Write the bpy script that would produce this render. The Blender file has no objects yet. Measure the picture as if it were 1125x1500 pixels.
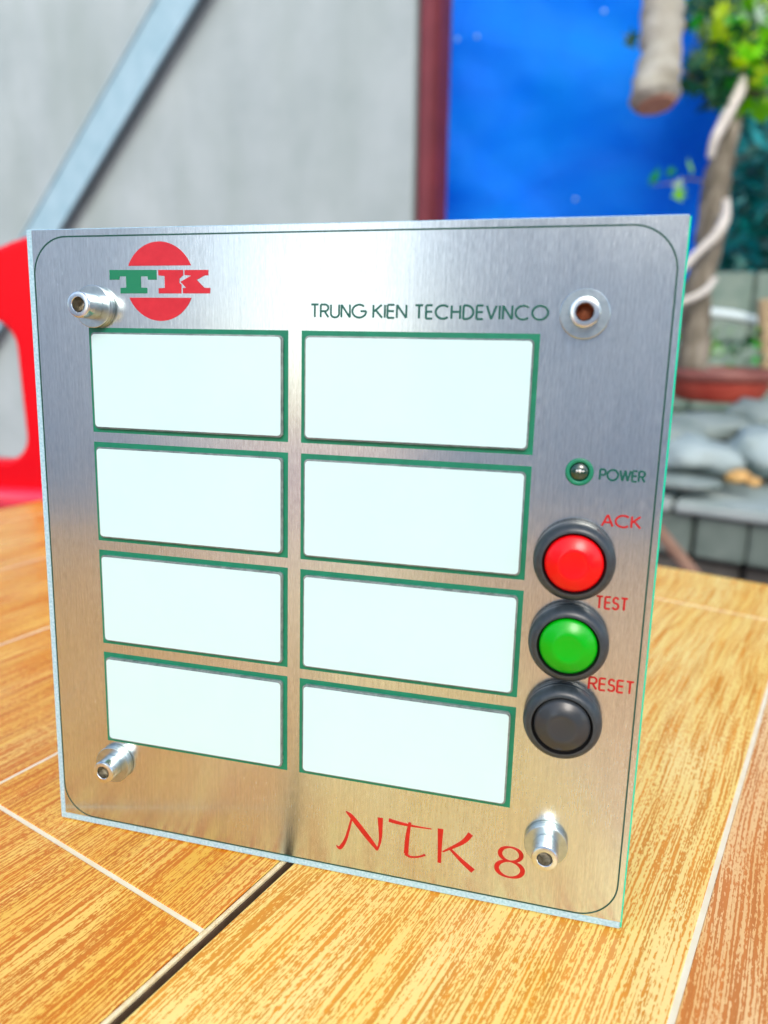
import bpy, bmesh, math, random
from mathutils import Vector, Matrix, noise
random.seed(7)
S = bpy.context.scene
C = S.collection

# ------------------------------------------------------------------ camera
CAM = Vector((0.14033, -0.16094, 0.14421))
RIGHT = Vector((0.96719485, 0.25382478, 0.01034919)); UP = Vector((-0.07279825, 0.23790551, 0.96855634)); BACK = Vector((0.24338147, -0.9375361, 0.24857899))
cd = bpy.data.cameras.new("camera"); cam = bpy.data.objects.new("camera", cd); C.objects.link(cam)
cam.matrix_world = Matrix(((RIGHT.x, UP.x, BACK.x, CAM.x), (RIGHT.y, UP.y, BACK.y, CAM.y), (RIGHT.z, UP.z, BACK.z, CAM.z), (0, 0, 0, 1)))
cd.sensor_fit = 'VERTICAL'; cd.sensor_height = 24; cd.lens = 24 * 1083 / 1500
cd.clip_start = 0.01; cd.clip_end = 500
cd.dof.use_dof = True; cd.dof.focus_distance = 0.192; cd.dof.aperture_fstop = 6.4; cd.dof.aperture_blades = 0
S.camera = cam
S.render.resolution_x = 768; S.render.resolution_y = 1024

# ------------------------------------------------------------------ light
SUN_EL, SUN_AZ = 40, 164          # azimuth clockwise from +Y
W = bpy.data.worlds.new("World"); S.world = W; W.use_nodes = True
nt = W.node_tree; nt.nodes.clear()
sky = nt.nodes.new('ShaderNodeTexSky'); sky.sky_type = 'NISHITA'; sky.sun_disc = False
sky.sun_elevation = math.radians(SUN_EL); sky.sun_rotation = math.radians(SUN_AZ)
sky.air_density = 1.0; sky.dust_density = 2.5; sky.ozone_density = 1.0
bg = nt.nodes.new('ShaderNodeBackground'); bg.inputs[1].default_value = 0.15
wo = nt.nodes.new('ShaderNodeOutputWorld')
nt.links.new(sky.outputs[0], bg.inputs[0]); nt.links.new(bg.outputs[0], wo.inputs[0])
sl = bpy.data.lights.new("sun", 'SUN'); sl.energy = 0.55; sl.angle = math.radians(20); sl.color = (1.0, 0.98, 0.94)
so = bpy.data.objects.new("sun", sl); C.objects.link(so)
az, el = math.radians(SUN_AZ), math.radians(SUN_EL)
sd = Vector((math.sin(az) * math.cos(el), math.cos(az) * math.cos(el), math.sin(el)))
so.rotation_euler = sd.to_track_quat('Z', 'Y').to_euler(); so.location = sd * 5
vs = S.view_settings; vs.view_transform = 'Standard'; vs.look = 'None'; vs.exposure = 1.1; vs.gamma = 1; vs.use_curve_mapping = False
S.render.engine = 'CYCLES'
S.cycles.caustics_reflective = False

# ------------------------------------------------------------------ helpers
FPX = 1083.0
def at(px, py, depth):
    """point of the place at a camera-depth along a line of sight (photo pixels, 1125x1500)"""
    return CAM + (RIGHT * ((px - 562.5) / FPX) - UP * ((py - 750) / FPX) - BACK) * depth
def at_z(px, py, z):
    d = RIGHT * ((px - 562.5) / FPX) - UP * ((py - 750) / FPX) - BACK
    return CAM + d * ((z - CAM.z) / d.z)
def tag(o, label=None, cat=None, group=None, kind=None):
    if label: o['label'] = label
    if cat: o['category'] = cat
    if group: o['group'] = group
    if kind: o['kind'] = kind
    return o
def empty(name, loc=(0, 0, 0), rot=(0, 0, 0), parent=None):
    o = bpy.data.objects.new(name, None); C.objects.link(o); o.location = loc; o.rotation_euler = rot
    o.empty_display_size = 0.02
    if parent: o.parent = parent
    return o
def link_mesh(name, me, mats, parent=None, smooth=False):
    if not isinstance(mats, (list, tuple)): mats = [mats]
    if not me.materials:
        for m in mats: me.materials.append(m)
    if smooth:
        for p in me.polygons: p.use_smooth = True
    o = bpy.data.objects.new(name, me); C.objects.link(o)
    if parent: o.parent = parent
    return o
def link_bm(name, bm, mats, parent=None, smooth=False, angle=None):
    me = bpy.data.meshes.new(name); bmesh.ops.recalc_face_normals(bm, faces=bm.faces)
    bm.to_mesh(me); bm.free()
    o = link_mesh(name, me, mats, parent, smooth or angle is not None)
    if angle is not None: me.set_sharp_from_angle(angle=math.radians(angle))
    return o
def box(bm, lo, hi, bev=0, seg=2, mi=0):
    vs_ = [bm.verts.new((x, y, z)) for x in (lo[0], hi[0]) for y in (lo[1], hi[1]) for z in (lo[2], hi[2])]
    q = [(0, 1, 3, 2), (4, 6, 7, 5), (0, 4, 5, 1), (2, 3, 7, 6), (0, 2, 6, 4), (1, 5, 7, 3)]
    fs = [bm.faces.new([vs_[i] for i in f]) for f in q]
    for f in fs: f.material_index = mi
    if bev:
        es = list({e for f in fs for e in f.edges})
        bmesh.ops.bevel(bm, geom=es, offset=bev, segments=seg, affect='EDGES')
def prism(bm, pts, y0, y1, inset=0.0, mi=0):
    """polygon in local x/z, pushed out along -y from y0 to y1 (y1<y0 = nearer the viewer)"""
    n = len(pts)
    cxm = sum(p[0] for p in pts) / n; czm = sum(p[1] for p in pts) / n
    a = [bm.verts.new((p[0], y0, p[1])) for p in pts]; b = [bm.verts.new((p[0], y1, p[1])) for p in pts]
    for i in range(n):
        f = bm.faces.new((a[i], a[(i + 1) % n], b[(i + 1) % n], b[i])); f.material_index = mi
    f = bm.faces.new(b); f.material_index = mi; top = f
    f = bm.faces.new(a[::-1]); f.material_index = mi
    return top
def lathe(bm, prof, c, segs=48, mi=0, axis='y'):
    """prof: (radius, height toward viewer) around local -y through c=(x,z)"""
    rings = []
    for r, h in prof:
        if r <= 1e-9: rings.append([bm.verts.new((c[0], -h, c[1]))])
        else: rings.append([bm.verts.new((c[0] + r * math.cos(t), -h, c[1] + r * math.sin(t))) for t in [2 * math.pi * k / segs for k in range(segs)]])
    for A, B in zip(rings, rings[1:]):
        for k in range(segs):
            k2 = (k + 1) % segs
            if len(A) == 1 and len(B) == 1: continue
            if len(A) == 1: f = bm.faces.new((A[0], B[k], B[k2]))
            elif len(B) == 1: f = bm.faces.new((A[k], B[0], A[k2]))
            else: f = bm.faces.new((A[k], B[k], B[k2], A[k2]))
            f.material_index = mi
def tube(bm, pts, radii, segs=12, cap=True, jit=0, mi=0):
    pts = [Vector(p) for p in pts]; rings = []; n = len(pts)
    ref = Vector((0.3, 1, 0.1)).normalized()
    for i, p in enumerate(pts):
        t = (pts[min(i + 1, n - 1)] - pts[max(i - 1, 0)]).normalized()
        u = t.cross(ref).normalized(); v = t.cross(u)
        rr = radii[i] if isinstance(radii, (list, tuple)) else radii
        ring = []
        for k in range(segs):
            an = 2 * math.pi * k / segs; r = rr * (1 + (jit * noise.noise(p * 40 + Vector((math.cos(an), math.sin(an), i * .3))) if jit else 0))
            ring.append(bm.verts.new(p + (u * math.cos(an) + v * math.sin(an)) * r))
        rings.append(ring)
    for A, B in zip(rings, rings[1:]):
        for k in range(segs):
            f = bm.faces.new((A[k], A[(k + 1) % segs], B[(k + 1) % segs], B[k])); f.material_index = mi
    if cap: bm.faces.new(rings[0][::-1]); bm.faces.new(rings[-1])
    return rings
def smooth_path(pts, n=10):
    """Catmull-Rom through tuples of any length"""
    out = []; P = [tuple(p) for p in pts]; P = [P[0]] + P + [P[-1]]
    for i in range(1, len(P) - 2):
        for k in range(n):
            t = k / n; r = []
            for a, b, c, d in zip(P[i - 1], P[i], P[i + 1], P[i + 2]):
                r.append(.5 * (2 * b + (c - a) * t + (2 * a - 5 * b + 4 * c - d) * t * t + (3 * b - a - 3 * c + d) * t ** 3))
            out.append(tuple(r))
    out.append(P[-2]); return out
def shape_mesh(outline, holes=(), depth=0.01, bevel=0.0, res=2):
    """filled 2D outline with holes, extruded and bevelled; lies in local XZ"""
    cu = bpy.data.curves.new('shape', 'CURVE'); cu.dimensions = '2D'; cu.fill_mode = 'BOTH'
    for pl in [outline] + list(holes):
        sp = cu.splines.new('POLY'); sp.points.add(len(pl) - 1); sp.use_cyclic_u = True
        for p, q in zip(sp.points, pl): p.co = (q[0], q[1], 0, 1)
    cu.extrude = depth / 2; cu.bevel_depth = bevel; cu.bevel_resolution = res; cu.offset = -bevel
    o = bpy.data.objects.new('shape', cu); C.objects.link(o)
    dg = bpy.context.evaluated_depsgraph_get(); me = bpy.data.meshes.new_from_object(o.evaluated_get(dg))
    bpy.data.objects.remove(o); bpy.data.curves.remove(cu)
    me.transform(Matrix.Rotation(math.radians(90), 4, 'X'))
    me.materials.clear()
    return me
def rrect(x0, z0, x1, z1, r, n=8):
    pts = []
    for cx_, cz_, a0 in ((x1 - r, z1 - r, 0), (x0 + r, z1 - r, 90), (x0 + r, z0 + r, 180), (x1 - r, z0 + r, 270)):
        for k in range(n + 1):
            a = math.radians(a0 + 90 * k / n); pts.append((cx_ + r * math.cos(a), cz_ + r * math.sin(a)))
    return pts

# ------------------------------------------------------------------ materials
def mat(name, col=(.5, .5, .5), rough=.5, metal=0., **kw):
    m = bpy.data.materials.new(name); m.use_nodes = True
    b = m.node_tree.nodes['Principled BSDF']
    b.inputs['Base Color'].default_value = (*col, 1); b.inputs['Roughness'].default_value = rough; b.inputs['Metallic'].default_value = metal
    for k, v in kw.items(): b.inputs[k.replace('_', ' ')].default_value = v
    return m
def N(m, t, **kw):
    n = m.node_tree.nodes.new(t)
    for k, v in kw.items(): setattr(n, k, v)
    return n
def L(m, a, b): m.node_tree.links.new(a, b)
def coords(m, scale=(1, 1, 1), kind='Object', loc=(0, 0, 0), rot=(0, 0, 0)):
    tc = N(m, 'ShaderNodeTexCoord'); mp = N(m, 'ShaderNodeMapping')
    mp.inputs['Scale'].default_value = scale; mp.inputs['Location'].default_value = loc; mp.inputs['Rotation'].default_value = rot
    L(m, tc.outputs[kind], mp.inputs['Vector']); return mp.outputs[0]
def noise_n(m, vec, scale=5, detail=4, rough=.5, dist=0):
    n = N(m, 'ShaderNodeTexNoise'); n.inputs['Scale'].default_value = scale; n.inputs['Detail'].default_value = detail
    n.inputs['Roughness'].default_value = rough; n.inputs['Distortion'].default_value = dist
    L(m, vec, n.inputs['Vector']); return n.outputs['Fac']
def ramp(m, fac, stops, interp='LINEAR'):
    r = N(m, 'ShaderNodeValToRGB'); r.color_ramp.interpolation = interp
    e = r.color_ramp.elements
    while len(e) < len(stops): e.new(.5)
    for s, (p, c) in zip(e, stops): s.position = p; s.color = (*c, 1) if len(c) == 3 else c
    L(m, fac, r.inputs[0]); return r.outputs[0]
def g(v): return (v, v, v)
def mixc(m, fac, a, b, mode='MIX'):
    x = N(m, 'ShaderNodeMix', data_type='RGBA', blend_type=mode)
    for s, v in ((0, fac), (6, a), (7, b)):
        if isinstance(v, (int, float)): x.inputs[s].default_value = v
        elif isinstance(v, tuple): x.inputs[s].default_value = (*v, 1)
        else: L(m, v, x.inputs[s])
    return x.outputs[2]
def math_n(m, op, a, b=0.):
    x = N(m, 'ShaderNodeMath', operation=op)
    for s, v in ((0, a), (1, b)):
        if isinstance(v, (int, float)): x.inputs[s].default_value = v
        else: L(m, v, x.inputs[s])
    return x.outputs[0]
def P(m): return m.node_tree.nodes['Principled BSDF']
def bump(m, h, strength=.3, dist=.001):
    b = N(m, 'ShaderNodeBump'); b.inputs['Strength'].default_value = strength; b.inputs['Distance'].default_value = dist
    L(m, h, b.inputs['Height']); L(m, b.outputs[0], P(m).inputs['Normal'])
def mottled(name, c1, c2, scale, rough=.6, b=.0, detail=5, **kw):
    m = mat(name, c1, rough, **kw); v = coords(m)
    f = noise_n(m, v, scale, detail, .6)
    L(m, ramp(m, f, [(.3, c1), (.7, c2)]), P(m).inputs['Base Color'])
    if b: bump(m, noise_n(m, v, scale * 4, 4, .6), .6, b)
    return m

# brushed steel-look face
m = brushed = mat('brushed_metal', (.60, .63, .64), .2, 1.0)
v = coords(m, (3400, 100, 420))
f = noise_n(m, v, 1, 3, .7)
v2 = coords(m, (1700, 100, 60)); f2 = noise_n(m, v2, 1, 3, .6)
v3 = coords(m, (14, 14, 14)); f3 = noise_n(m, v3, 1, 3, .6)
fs = math_n(m, 'ADD', math_n(m, 'MULTIPLY', f, .65), math_n(m, 'MULTIPLY', f2, .35))
base = ramp(m, fs, [(.3, (.49, .54, .53)), (.7, (.79, .85, .835))])
scr = N(m, 'ShaderNodeTexVoronoi'); scr.feature = 'F1'; scr.inputs['Scale'].default_value = 1
L(m, coords(m, (320, 100, 200), rot=(0, .5, 0)), scr.inputs['Vector'])
spk = ramp(m, scr.outputs['Distance'], [(.05, g(1)), (.085, g(0))])
spm = ramp(m, noise_n(m, coords(m, (55, 55, 55)), 1, 2), [(.54, g(0)), (.62, g(1))])
spk = math_n(m, 'MULTIPLY', spk, spm)
base = mixc(m, math_n(m, 'MULTIPLY', spk, .7), base, (.85, .88, .9))
for rot_, sd_ in ((.9, 0), (-.5, 40), (1.35, 80)):
    sc1 = noise_n(m, coords(m, (1500, 100, 90), rot=(0, rot_, 0), loc=(sd_, 0, 0)), 1, 1)
    scm = noise_n(m, coords(m, (90, 90, 90), loc=(sd_, 3, 1)), 1, 1)
    sk = math_n(m, 'MULTIPLY', ramp(m, sc1, [(.80, g(0)), (.83, g(1))]), ramp(m, scm, [(.56, g(0)), (.62, g(1))]))
    base = mixc(m, math_n(m, 'MULTIPLY', sk, .6), base, (.9, .93, .93))
L(m, base, P(m).inputs['Base Color'])
L(m, ramp(m, math_n(m, 'ADD', math_n(m, 'MULTIPLY', f, .4), math_n(m, 'MULTIPLY', f3, .6)), [(.32, g(.16)), (.68, g(.30))]), P(m).inputs['Roughness'])
bump(m, fs, .35, .00003)
P(m).inputs['Coat Weight'].default_value = .5; P(m).inputs['Coat Roughness'].default_value = .03

# sawn edge of the clear acrylic sheet
m = acr_edge = mat('acrylic_edge', (.62, .80, .88), .25, 0, IOR=1.49)
v = coords(m, (1500, 200, 1500)); f = noise_n(m, v, 1, 3)
L(m, ramp(m, f, [(.3, (.26, .48, .58)), (.7, (.46, .68, .78))]), P(m).inputs['Base Color'])
P(m).inputs['Coat Weight'].default_value = 1.0
acr_green = mat('acrylic_green_edge', (.0, .55, .33), .15, 0, Coat_Weight=1.0)
green_paint = mottled('green_paint', (.0, .16, .085), (.0, .21, .11), 300, .42)
dark_green_paint = mat('dark_green_paint', (.0, .09, .065), .4)
border_paint = mat('border_paint', (.0, .06, .04), .4)
red_paint = mottled('red_paint', (.40, .002, .003), (.50, .006, .006), 400, .4, Coat_Weight=.15)
logo_red = mottled('logo_red_paint', (.46, .003, .014), (.55, .012, .024), 300, .4, Coat_Weight=.1)
white_card = mottled('white_card', (.53, .77, .78), (.515, .745, .765), 60, .3, Coat_Weight=.15)
lens_edge = mottled('lens_edge', (.10, .14, .14), (.24, .30, .30), 500, .12, Coat_Weight=1.0)
zinc = mottled('zinc_plate', (.66, .73, .73), (.78, .83, .82), 900, .22, metal=1.0)
zinc_dull = mottled('zinc_dull', (.40, .48, .49), (.54, .62, .62), 700, .30, metal=1.0)
socket_dark = mottled('socket_dark', (.22, .20, .15), (.60, .58, .50), 900, .4, metal=1.0)
rust = mottled('rust', (.17, .04, .012), (.30, .10, .04), 1600, .8, .0001)
m = black_plastic = mottled('black_plastic', (.020, .030, .036), (.036, .048, .055), 900, .34)
bump(m, noise_n(m, coords(m), 3500, 3), .25, .00004)
bezel_dark = mat('bezel_groove', (.008, .008, .009), .3)
def cap_mat(name, c):
    m = mat(name, c, .24); bump(m, noise_n(m, coords(m), 1500, 3), .12, .00004); P(m).inputs['Specular IOR Level'].default_value = .4; return m
cap_red = cap_mat('cap_red', (.72, .002, .004)); cap_green = cap_mat('cap_green', (.0, .38, .004)); cap_black = cap_mat('cap_black', (.032, .038, .042))
housing_m = mottled('housing_plastic', (.05, .055, .06), (.07, .075, .08), 50, .5)

# ------------------------------------------------------------------ table
TA = math.radians(-18.0)
table = empty('tiled_table', (0, 0, 0), (0, 0, TA))
tag(table, 'table topped with orange wood grain tiles, under the steel control panel', 'table')
def wood(name, light, dark, thr, seed, warm):
    m = mat(name, light, .3); P(m).inputs['Coat Weight'].default_value = .08; P(m).inputs['Coat Roughness'].default_value = .12; P(m).inputs['Specular IOR Level'].default_value = .35
    wv = coords(m, (4, 3, 4), loc=(seed, seed, 0)); w = noise_n(m, wv, 1, 2)
    tc = N(m, 'ShaderNodeTexCoord'); off = N(m, 'ShaderNodeVectorMath', operation='MULTIPLY_ADD')
    cmb = N(m, 'ShaderNodeCombineXYZ'); L(m, w, cmb.inputs[0])
    L(m, cmb.outputs[0], off.inputs[0]); off.inputs[1].default_value = (.035, 0, 0); L(m, tc.outputs['Object'], off.inputs[2])
    def streak(sc, detail=4, r=.6):
        mp = N(m, 'ShaderNodeMapping'); mp.inputs['Scale'].default_value = sc; mp.inputs['Location'].default_value = (seed, seed * 2, 0)
        L(m, off.outputs[0], mp.inputs['Vector']); return noise_n(m, mp.outputs[0], 1, detail, r, .2)
    a = streak((1700, 26, 1), 2, .55)
    b = streak((300, 20, 1), 2, .5)
    c = streak((60, 9, 1), 3, .5)
    d = streak((2000, 520, 1), 2, .6)
    s = math_n(m, 'ADD', math_n(m, 'MULTIPLY', a, .50), math_n(m, 'MULTIPLY', b, .11))
    s = math_n(m, 'ADD', s, math_n(m, 'MULTIPLY', c, .07))
    s = math_n(m, 'ADD', s, math_n(m, 'MULTIPLY', d, .32))
    k = ramp(m, s, [(thr - .012, g(0)), (thr + .012, g(1))])
    lt = mixc(m, ramp(m, c, [(.35, g(0)), (.65, g(1))]), light, warm)
    dk = mixc(m, ramp(m, b, [(.35, g(0)), (.7, g(1))]), tuple(x * 1.25 for x in dark), dark)
    col = mixc(m, math_n(m, 'MULTIPLY', k, .88), lt, dk)
    # small brown flecks
    fl = ramp(m, noise_n(m, coords(m, (60, 28, 1), loc=(seed * 3, 0, 0)), 1, 5, .7), [(.70, g(0)), (.76, g(1))])
    col = mixc(m, math_n(m, 'MULTIPLY', fl, .5), col, (.22, .10, .02))
    L(m, col, P(m).inputs['Base Color'])
    bump(m, k, .12, -.00005)
    L(m, ramp(m, c, [(.3, g(.24)), (.7, g(.36))]), P(m).inputs['Roughness'])
    return m
woods = {
    'l': wood('wood_tile_orange', (.88, .56, .12), (.52, .125, .0), .495, 3.1, (.80, .44, .05)),
    'r': wood('wood_tile_pale', (.92, .69, .24), (.62, .21, .003), .508, 7.7, (.90, .65, .17)),
    'b': wood('wood_tile_brown', (.88, .60, .28), (.52, .15, .015), .500, 11.3, (.78, .42, .13)),
}
grout_m = mottled('grout', (.86, .80, .60), (.78, .68, .44), 120, .8)
dirt_m = mottled('crack_dirt', (.07, .04, .02), (.13, .08, .05), 300, .9)
frame_m = mottled('table_frame_metal', (.20, .21, .22), (.28, .29, .30), 40, .45, metal=.6)
# grout / adhesive bed under the tiles (top 0.6 mm under the tile face)
bm = bmesh.new()
box(bm, (-.371, -.58, -.012), (.0660, .350, -.00055)); box(bm, (.0704, -.58, -.012), (.52, .350, -.00055))
link_bm('grout_bed', bm, grout_m, table)
bm = bmesh.new(); box(bm, (-.371, -.58, -.034), (.52, .350, -.0121)); link_bm('table_board', bm, dirt_m, table)
bs = [-.371, -.332, -.232, -.132, -.032, .0660, .0700, .168, .268, .368, .468, .52]

J = .0007
for i in range(len(bs) - 1):
    if abs(bs[i] - .0660) < 1e-6: continue
    as_ = [-.58, -.307, -.007, .2915, .350] if bs[i] < .066 else [-.58, -.309, .2915, .350]
    for j in range(len(as_) - 1):
        x0, x1 = bs[i], bs[i + 1]; y0, y1 = as_[j], as_[j + 1]
        jx0 = 0 if x0 in (.0700, -.371) else J; jx1 = 0 if x1 in (.52,) else (0 if x1 == .0660 else J)
        bm = bmesh.new(); dz = random.uniform(-.00008, .00008)
        box(bm, (x0 + jx0, y0 + (J if j else 0), -.008 + dz), (x1 - jx1, y1 - (J if j < len(as_) - 2 else 0), -.0003 + dz), .0002, 1)
        key = 'l' if x1 < .07 else ('r' if x1 < .17 else random.choice('br') if x0 > .17 else 'b')
        o = link_bm('tile', bm, woods[key], table)
# pale bare ceramic lip beside the crack
bm = bmesh.new(); box(bm, (.06602, -.58, -.0019), (.0672, .350, -.0006), .0003, 1)
link_bm('tile_lip', bm, mottled('bare_ceramic', (.90, .80, .52), (.74, .56, .28), 400, .7, .0002), table)
bm = bmesh.new(); box(bm, (.06605, -.58, -.0118), (.0673, .350, -.0021)); link_bm('mortar_edge', bm, dirt_m, table)
for sx in (-.345, .495):
    for sy in (-.555, .325):
        bm = bmesh.new(); box(bm, (sx - .02, sy - .02, -.75), (sx + .02, sy + .02, -.034), .003); link_bm('leg', bm, frame_m, table)
bm = bmesh.new()
box(bm, (-.371, .346, -.036), (.52, .3535, -.0095), .0006, 1)
link_bm('edge_strip', bm, mottled('edge_strip_paint', (.30, .16, .05), (.42, .25, .09), 60, .5), table)

# ------------------------------------------------------------------ the control panel (millimetres -> metres, local x right, z up the face, -y toward the viewer)
k = .001
PW, PH = .160, .1665
panel = empty('control_panel', (0, 0, .0001), (math.radians(-3.73), 0, 0))
tag(panel, 'square brushed steel alarm annunciator panel with eight blank white windows and three push buttons', 'control panel')
# acrylic sheet with sawn edges
bm = bmesh.new(); box(bm, (0, 0, 0), (PW - .0004, .004, PH), .00015, 1)
link_bm('acrylic_sheet', bm, acr_edge, panel)
bm = bmesh.new(); box(bm, (PW - .0004, -.00012, .0006), (PW, .0038, PH - .0004)); link_bm('tinted_edge', bm, acr_green, panel)
# brushed face: stops short of the left and bottom edges
bm = bmesh.new(); box(bm, (.0017, -.0001, .0020), (PW - .0004, .00002, PH - .0002))
link_bm('face_plate', bm, brushed, panel)
# rear housing that the plate leans with
bm = bmesh.new(); box(bm, (.011, .004, .0032), (.149, .044, .155), .002); link_bm('rear_housing', bm, housing_m, panel)
F = -.0001     # face plane
# border line
def ring_prism(bm, outer, inner, y0, y1):
    n = len(outer)
    a = [bm.verts.new((p[0], y1, p[1])) for p in outer]; b = [bm.verts.new((p[0], y1, p[1])) for p in inner]
    c = [bm.verts.new((p[0], y0, p[1])) for p in outer]; d = [bm.verts.new((p[0], y0, p[1])) for p in inner]
    for i in range(n):
        j = (i + 1) % n
        bm.faces.new((a[i], a[j], b[j], b[i])); bm.faces.new((c[i], c[j], a[j], a[i])); bm.faces.new((b[i], b[j], d[j], d[i]))
bm = bmesh.new()
ring_prism(bm, rrect(.00175, .0020, .1584, .1648, .0098, 14), rrect(.00213, .00238, .15802, .16442, .00942, 14), F, F - .00004)
link_bm('border_line', bm, border_paint, panel)
# windows
for i in range(4):
    zt = .1423 - .0293 * i; zb = zt - .0267
    for (x0, x1) in ((.0173, .0721), (.0755, .1312)):
        bm = bmesh.new()
        prism(bm, [(x0, zb), (x1, zb), (x1, zt), (x0, zt)], F, F - .00005)
        fr = link_bm('window_surround', bm, green_paint, panel)
        w0, w1, wb, wt = x0 + .0011, x1 - .0011, zb + .0011, zt - .0012
        bm = bmesh.new(); pts = rrect(w0, wb, w1, wt, .0011, 6)
        prism(bm, pts, F - .00005, F - .00115)
        bmesh.ops.recalc_face_normals(bm, faces=bm.faces)
        fe = [e for e in bm.edges if all(v_.co.y < F - .001 for v_ in e.verts)]
        bmesh.ops.bevel(bm, geom=fe, offset=.00028, segments=2, affect='EDGES')
        link_bm('window_lens', bm, lens_edge, panel, angle=40)
        bm = bmesh.new(); ins = .00042
        prism(bm, rrect(w0 + ins, wb + ins, w1 - ins, wt - ins, .0009, 6), F - .0011, F - .00125)
        link_bm('window_label', bm, white_card, panel)
# ---- lettering as inlaid strokes
class Ink:
    def __init__(s): s.bm = bmesh.new(); s.k = 0
    def stroke(s, pts, w, closed=False):
        """pts in metres; w width or list of widths"""
        n = len(pts); ws = w if isinstance(w, (list, tuple)) else [w] * n
        y1 = F - .00006 - .000003 * s.k; s.k += 1
        A = []; B = []
        for i in range(n):
            p0 = pts[(i - 1) % n] if (closed or i) else pts[0]; p1 = pts[(i + 1) % n] if (closed or i < n - 1) else pts[-1]
            tx, tz = p1[0] - p0[0], p1[1] - p0[1]; l = math.hypot(tx, tz) or 1; nx, nz = -tz / l, tx / l
            h = ws[i] / 2; x, z = pts[i]
            mk = lambda q, y: s.bm.verts.new((x + nx * q, y, z + nz * q))
            A.append((mk(h, F), mk(h * .8, y1), mk(-h * .8, y1), mk(-h, F)))
        for i in range(n if closed else n - 1):
            P0, P1 = A[i], A[(i + 1) % n]
            for a, b in ((0, 1), (1, 2), (2, 3)): s.bm.faces.new((P0[a], P0[b], P1[b], P1[a]))
        if not closed:
            s.bm.faces.new(A[0]); s.bm.faces.new(A[-1][::-1])
    def done(s, name, m): return link_bm(name, s.bm, m, panel)
def arc(cx_, cz_, rx, rz, a0, a1, n=18):
    return [(cx_ + rx * math.cos(math.radians(a0 + (a1 - a0) * i / n)), cz_ + rz * math.sin(math.radians(a0 + (a1 - a0) * i / n))) for i in range(n + 1)]
GL = {
    'T': (.52, [[(0, 1), (.52, 1)], [(.26, 1), (.26, 0)]]),
    'R': (.56, [[(0, 0), (0, 1)], [(0, 1), (.30, 1)] + arc(.30, .74, .24, .26, 80, -80) + [(.30, .48), (0, .48)], [(.26, .48), (.56, 0)]]),
    'U': (.58, [[(0, 1), (0, .3)] + arc(.29, .29, .29, .29, 180, 360) + [(.58, .3), (.58, 1)]]),
    'N': (.60, [[(0, 0), (0, 1)], [(0, 1), (.60, 0)], [(.60, 0), (.60, 1)]]),
    'G': (.98, [arc(.49, .5, .49, .5, 48, 360) , [(.98, .5), (.58, .5)]]),
    'K': (.58, [[(0, 0), (0, 1)], [(.54, 1), (.02, .46)], [(.16, .58), (.58, 0)]]),
    'I': (.0, [[(0, 0), (0, 1)]]),
    'E': (.44, [[(0, 0), (0, 1)], [(0, 1), (.44, 1)], [(0, .52), (.42, .52)], [(0, 0), (.44, 0)]]),
    'C': (.86, [arc(.5, .5, .5, .5, 48, 312)]),
    'H': (.58, [[(0, 0), (0, 1)], [(.58, 0), (.58, 1)], [(0, .52), (.58, .52)]]),
    'D': (.66, [[(0, 0), (0, 1)], [(0, 1), (.2, 1)] + arc(.18, .5, .48, .5, 88, -88) + [(.2, 0), (0, 0)]]),
    'V': (.64, [[(0, 1), (.32, 0)], [(.32, 0), (.64, 1)]]),
    'O': (1.0, ['ring']),
    'P': (.54, [[(0, 0), (0, 1)], [(0, 1), (.30, 1)] + arc(.30, .73, .24, .27, 80, -80) + [(.30, .46), (0, .46)]]),
    'W': (.98, [[(0, 1), (.25, 0)], [(.25, 0), (.49, 1)], [(.49, 1), (.73, 0)], [(.73, 0), (.98, 1)]]),
    'A': (.70, [[(0, 0), (.35, 1)], [(.35, 1), (.70, 0)], [(.12, .34), (.58, .34)]]),
    'S': (.46, [arc(.23, .74, .2, .26, 25, 180, 10) + arc(.23, .74, .2, .22, 195, 262, 5) + arc(.23, .27, .23, .25, 82, -160, 14)]),
}
def write(word, x0, x1, zb, zt, wd, name, m, zr=None, gap=.17):
    """word between x0 and x1 (outer), baseline zb, cap top zt"""
    H = zt - zb - wd; adv = sum(GL[c][0] for c in word) ; gp = gap * (len(word) - 1)
    sx = (x1 - x0 - wd) / (adv + gp)
    ink = Ink(); x = x0 + wd / 2; dz = (zr or 0)
    for c in word:
        a, st = GL[c]
        for s_ in st:
            if s_ == 'ring':
                pts = arc(.5, .5, .5, .5, 0, 360, 32)[:-1]
                ink.stroke([(x + p[0] * sx, zb + wd / 2 + p[1] * H) for p in pts], wd, True)
            else:
                ink.stroke([(x + p[0] * sx, zb + wd / 2 + p[1] * H) for p in s_], wd)
        x += (a + gap) * sx
    return ink.done(name, m)
write('TRUNG', .0776, .0916, .14515, .14855, .00050, 'lettering', dark_green_paint)
write('KIEN', .0928, .1011, .14515, .14855, .00050, 'lettering', dark_green_paint)
write('TECHDEVINCO', .1027, .1328, .14505, .14850, .00052, 'lettering', dark_green_paint, gap=.22)
write('POWER', .1459, .1559, .1107, .1135, .00048, 'lettering', dark_green_paint)
write('ACK', .1472, .1559, .1003, .1034, .00048, 'lettering', red_paint)
write('TEST', .1474, .1547, .0811, .0844, .00050, 'lettering', red_paint, gap=.2)
write('RESET', .1473, .1577, .0613, .0647, .00050, 'lettering', red_paint, gap=.2)
def mmp(l): return [(a * k, b * k) for a, b in l]
def brush(name, strokes):
    ink = Ink()
    for pts, ws in strokes:
        pw = smooth_path([(p[0] * k, p[1] * k, w * k) for p, w in zip(pts, ws)], 8)
        ink.stroke([(p[0], p[1]) for p in pw], [p[2] * 1.12 for p in pw])
    return ink.done(name, red_paint)
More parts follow.
